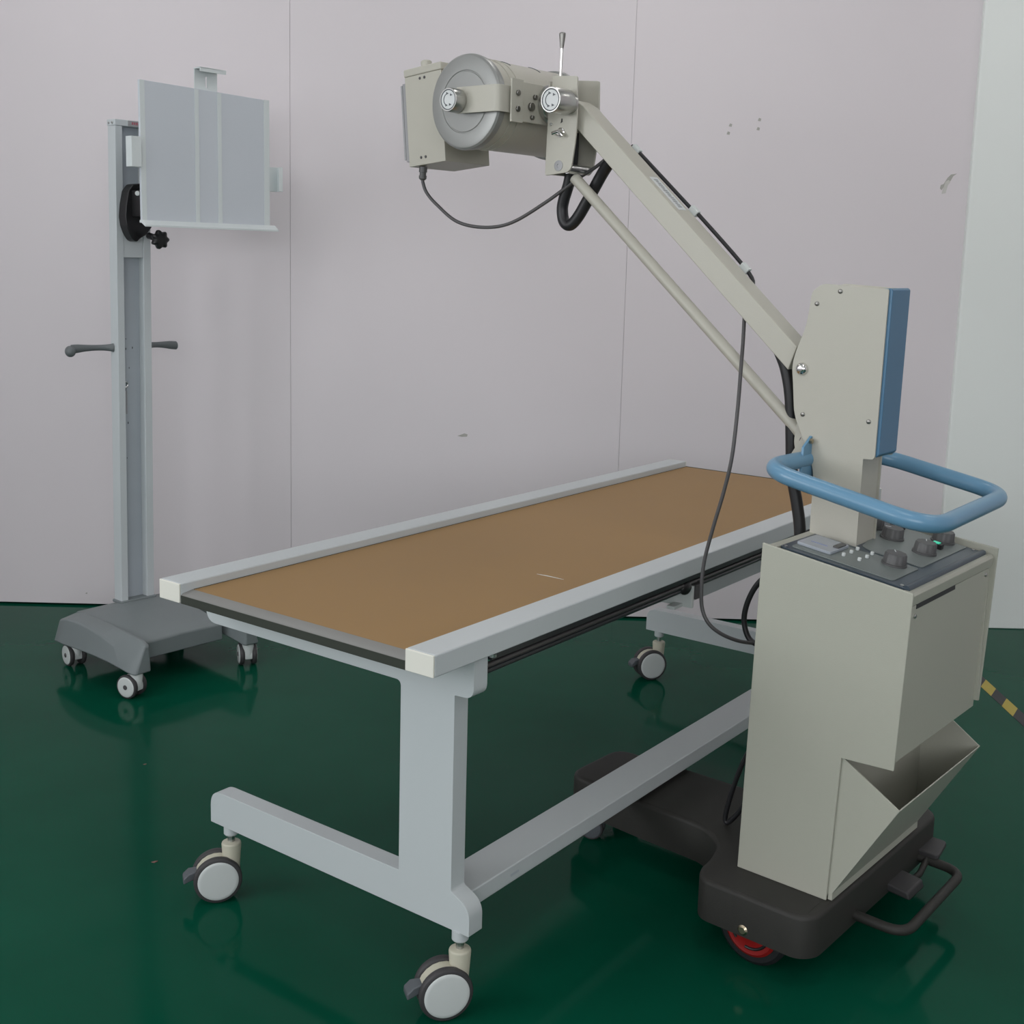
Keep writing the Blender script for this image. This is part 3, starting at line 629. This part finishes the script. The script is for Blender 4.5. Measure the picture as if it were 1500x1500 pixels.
# bits inside the channel
b = B(); p = tz(-.030, .042, .936); b.torus(p + V3((.002, 0, 0)), (1, 0, 0), .009, .0028, 24, 8); sb(b, 'ring_bolt', M['steel'], colm)
b = B(); sbox(b, -.0299, -.0285, .044, .049, .835, .915); sb(b, 'slot', M['plate'], colm)
for (m_, z, s_) in ((.042, .915, .004), (.057, .99, .0025), (.045, 1.055, .003), (.070, 1.058, .003), (.050, .80, .0035), (.046, 1.09, .002), (.045, .68, .002)):
    b = B(); sbox(b, -.0299, -.0292, m_, m_ + s_, z, z + s_ * 2.2); sb(b, 'mount_hole', M['ink'], colm)
# push handles
for sg in (-1, 1):
    if sg < 0: P = [(-.030, .0, 1.064), (-.050, -.030, 1.064), (-.058, -.090, 1.064), (-.060, -.138, 1.062)]; rr = .0125
    else: P = [(-.030, .128, 1.064), (-.050, .160, 1.066), (-.058, .215, 1.064), (-.060, .262, 1.060)]
    rings = []
    for i, q in enumerate(spline([V3(p) for p in P], 5)):
        t = i / 15; hh = .015 * (1 - .35 * sin(pi * min(1, t * 1.2))) ; ww = .010
        dd = V3((-.35, 1 * sg, 0)).normalized(); sd = V3((dd.y, -dd.x, 0))
        rings.append([tz(*(q + sd * ww * cos(a) + V3((0, 0, hh * sin(a))))) for a in [2 * pi * k_ / 14 for k_ in range(14)]])
    b = B(); b.loft(rings); h_ = sb(b, 'push_handle', M['sgrey2'], angle=60)
    if sg < 0: b = B(); b.ball(tz(-.060, -.140, 1.055), .019, (1, .9, 1)); sb(b, 'handle_end', M['sgrey2'], h_)
# base
def leg(sg):
    """swept leg: flat outer skirt, crease falling forward, level ridge; sg=-1 near leg, +1 far leg"""
    b = B()
    # l, bottom z, crease z, crease m, outer m, ridge m, ridge z
    prof = [(-.060, .086, .140, -.198, -.212, -.130, .156), (-.042, .086, .157, -.207, -.230, -.140, .170), (.015, .089, .172, -.212, -.236, -.155, .181), (.085, .094, .176, -.214, -.238, -.163, .185), (.16, .098, .174, -.215, -.238, -.166, .186), (.24, .099, .166, -.217, -.238, -.168, .185),
            (.31, .097, .152, -.217, -.236, -.170, .183), (.365, .091, .136, -.216, -.232, -.172, .181), (.402, .085, .122, -.214, -.228, -.174, .179), (.422, .080, .112, -.210, -.221, -.176, .175), (.433, .080, .106, -.204, -.212, -.180, .168)]
    mm = lambda m_: m_ if sg < 0 else .042 - m_
    rings = [[(l, mm(mo), zb_), (l, mm(mc), zc), (l, mm(mr), zr), (l, mm(mr + .016), zr - .003), (l, mm(mr + .020), zb_ + .002)] for l, zb_, zc, mc, mo, mr, zr in prof]
    b.loft(rings)
    sb(b, 'base_leg', M['sgrey'], bevel=.006, seg=3, angle=50)
leg(-1); leg(1)
b = B()
prof = [(-.078, .142), (-.055, .160), (-.03, .176), (.03, .181), (.12, .179), (.22, .171), (.30, .160), (.338, .152), (.345, .146)]
b.loft([[(l, m0, .085 if l < .3 else .092), (l, m0, z), (l, m0 * .5 + m1 * .5, z + .003), (l, m1, z), (l, m1, .085 if l < .3 else .092)] for (l, z), (m0, m1) in zip(prof, [(-.152, .172)] * 9)])
sb(b, 'base_body', M['sgrey'], bevel=.005, seg=3, angle=50)
b = B(); b.box((-.052, -.006, .176), (.006, .134, .1875)); sb(b, 'column_foot', M['sgrey'], bevel=.004)
for (st_, tr_, n_) in (((.010, -.178), (.4, -.9, 0), (-.10, -.99, 0)), ((.408, -.196), (.5, -.85, 0), (.30, -.95, 0)), ((.405, .232), (.2, .95, 0), (-.45, -.89, 0)), ((-.01, .215), (.2, .95, 0), (-.3, -.95, 0))):
    n_ = V3(n_).normalized(); tr_ = V3((n_.y, -n_.x, 0)); tr_ = tr_ if tr_.x * (-1) > 0 else -tr_
    caster(stand, st_, .090, n_, tr_, R=.0385, wth=.015, off=.021, trail=.020, fork=M['disc'], top=.0875, name='caster', hub=True, brake=False, k=K)
b = B(); b.cyl((.0, 0, .086), (.0, 0, .09), .01)
b.bm.free()
# black clamp arm
cres = [(.030, 1.606), (.012, 1.585), (.002, 1.54), (-.002, 1.50), (.002, 1.47), (.012, 1.445), (.026, 1.424), (.040, 1.418), (.052, 1.430), (.075, 1.442), (.098, 1.470), (.098, 1.500), (.060, 1.500), (.045, 1.520), (.045, 1.575), (.072, 1.600), (.060, 1.610)]
b = B(); b.prism(f2([(m_ + .024, z) for m_, z in cres], .006), .001, .045, 'x'); cl = sb(b, 'clamp_arm', M['black'], bevel=.004)
b = B(); b.box((.045, .045, 1.50), (.150, .115, 1.585)); b.box((.10, .055, 1.585), (.118, .115, 1.70)); sb(b, 'clamp_block', M['black'], cl, bevel=.003)
b = B(); b.box((.1505, .050, 1.505), (.165, .15, 1.57)); b.cyl((.072, .055, 1.575), (.09, .04, 1.575), .008); b.box((.1652, .08, 1.55), (.240, .26, 1.68)); sb(b, 'swivel_bracket', M['disc'], cl, bevel=.002)
b = B(); kc = V3((.118, .096, 1.428)); b.cyl((.07, .092, 1.44), (.118, .095, 1.430), .011, seg=20)
star = [(cos(t) * (.0285 + .0035 * cos(7 * t)), sin(t) * (.0285 + .0035 * cos(7 * t))) for t in [2 * pi * i / 70 for i in range(70)]]
b.loft([[(kc.x + h, kc.y + x * f_, kc.z + z * f_) for x, z in star] for h, f_ in ((0, .80), (.004, .97), (.016, 1.), (.021, .93), (.024, .6))]); sb(b, 'star_knob', M['black'], cl, angle=60)
# cassette plate
PLn = .25
def pz(m_, z): return z - .0265 * (m_ + .045) * (z - 1.35) / .56     # slightly racked sheet
def pl(b_, l0, l1, m0, m1, z0, z1):
    vs = [V3((l, m_, z if z < 1.46 else (z - .012 * ((m_ + .045) / .497) if z > 1.7 else z))) for z in (z0, z1) for m_ in (m0, m1) for l in (l0, l1)]
    b_._faces(vs, [(0, 2, 3, 1), (4, 5, 7, 6), (0, 1, 5, 4), (2, 6, 7, 3), (0, 4, 6, 2), (1, 3, 7, 5)]); return b_
holder = sb(pl(B(), PLn - .010, PLn, -.044, .450, 1.478, 1.914), 'cassette_plate', M['sheet'], bevel=.001)
b = B(); pl(b, PLn, PLn + .0015, -.044, -.027, 1.478, 1.914); pl(b, PLn, PLn + .0015, .428, .450, 1.478, 1.914 + .0005)
for m0 in (.154, .241): pl(b, PLn + .0002, PLn + .0022, m0, m0 + .015, 1.482, 1.912)
sb(b, 'plate_border', M['frame'], holder)
b = B(); b.prism([(PLn, 1.478), (PLn + .022, 1.466), (PLn + .022, 1.472), (PLn + .002, 1.4865), (PLn - .010, 1.4865), (PLn - .010, 1.478)], -.047, .472, 'y'); sb(b, 'bottom_ledge', M['frame'], bevel=.0008)
b = B(); b.box((PLn - .0145, .163, 1.70), (PLn - .0108, .2055, 1.972)); b.box((PLn - .0145, .2120, 1.70), (PLn - .0108, .250, 1.972)); b.box((PLn - .0145, .2055, 1.70), (PLn - .0108, .2120, 1.918)); b.box((PLn - .0145, .2055, 1.952), (PLn - .0108, .2120, 1.972))
b.box((PLn - .0145, .163, 1.972), (PLn + .022, .250, 1.9755)); b.box((PLn + .0185, .163, 1.962), (PLn + .022, .262, 1.9755)); sb(b, 'top_hook', M['frame'], bevel=.0006)
b = B(); b.box((PLn - .0145, .40, 1.602), (PLn - .0108, .492, 1.684)); b.box((PLn - .0145, .490, 1.602), (PLn + .018, .4935, 1.684)); b.box((PLn + .0145, .478, 1.602), (PLn + .018, .4935, 1.684)); sb(b, 'side_hook', M['frame'], bevel=.0006)
b = B(); b.box((PLn - .0145, -.084, 1.648), (PLn - .0108, .0, 1.740)); b.box((PLn - .0145, -.0865, 1.648), (PLn + .018, -.083, 1.740)); b.box((PLn + .0145, -.083, 1.648), (PLn + .018, -.052, 1.740)); sb(b, 'side_hook', M['frame'], bevel=.0006)

# ------------------------------------------------------------------ hazard tape on the floor
tape = empty('hazard_tape', (1.579, 3.95, 0)); tag(tape, 'yellow and black striped tape stuck on green floor beside the x-ray unit', 'floor tape')
for i in range(-2, 14):
    ya, yb = -.038 - .0875 * i, -.038 - .0875 * (i + 1)
    b = B(); b.prism([(.0215, ya), (.0215, yb), (-.0215, yb - .070), (-.0215, ya - .070)], .0002, .0009, 'z')
    b.build('black_stripe' if i % 2 else 'yellow_stripe', M['tapek'] if i % 2 else M['yellow'], tape)

# crumbs lying on the floor
for nm, x, y, k_, lb in (('paint_chip', -.7737, 2.5465, 1., 'tiny reddish brown chip lying on the green floor left of the table caster'), ('paint_chip', -.9507, 3.0637, .6, 'tiniest pale chip on the green floor in front of the grey stand base')):
    b = B(); b.prism([(-.006 * k_, -.002 * k_), (.002 * k_, -.004 * k_), (.007 * k_, .004 * k_), (.001 * k_, .003 * k_)], 0.0002, .0018, 'z'); o = b.build(nm, M['chip'])
    o.location = (x, y, 0); tag(o, lb, 'debris', None)

# ------------------------------------------------------------------ camera
F, PITCH, ROLL, CX, CY = 1790.57, .1576, .0262, 749.83, 656.95
fw = V3((0, cos(PITCH), -sin(PITCH))); rt = V3((1, 0, 0)); up = rt.cross(fw)
rt2 = rt * cos(ROLL) + up * sin(ROLL); up2 = -rt * sin(ROLL) + up * cos(ROLL)
cam = bpy.data.cameras.new('camera'); co = bpy.data.objects.new('camera', cam); COL.objects.link(co)
Rw = Matrix((rt2, up2, -fw)).transposed()
co.matrix_world = Matrix.Translation((0, 0, H)) @ Rw.to_4x4()
cam.sensor_fit = 'HORIZONTAL'; cam.sensor_width = 36; cam.lens = 36 * F / 1500
cam.shift_x = (750 - CX) / 1500; cam.shift_y = (CY - 750) / 1500
cam.clip_start = .05; cam.clip_end = 60
scene.camera = co

# ------------------------------------------------------------------ world and view
w = bpy.data.worlds.new('world'); scene.world = w; w.use_nodes = True
w.node_tree.nodes['Background'].inputs['Color'].default_value = (.8, .88, 1, 1); w.node_tree.nodes['Background'].inputs['Strength'].default_value = .8
vs = scene.view_settings; vs.view_transform = 'Standard'; vs.look = 'None'; vs.gamma = 1; vs.use_curve_mapping = False; vs.exposure = 0
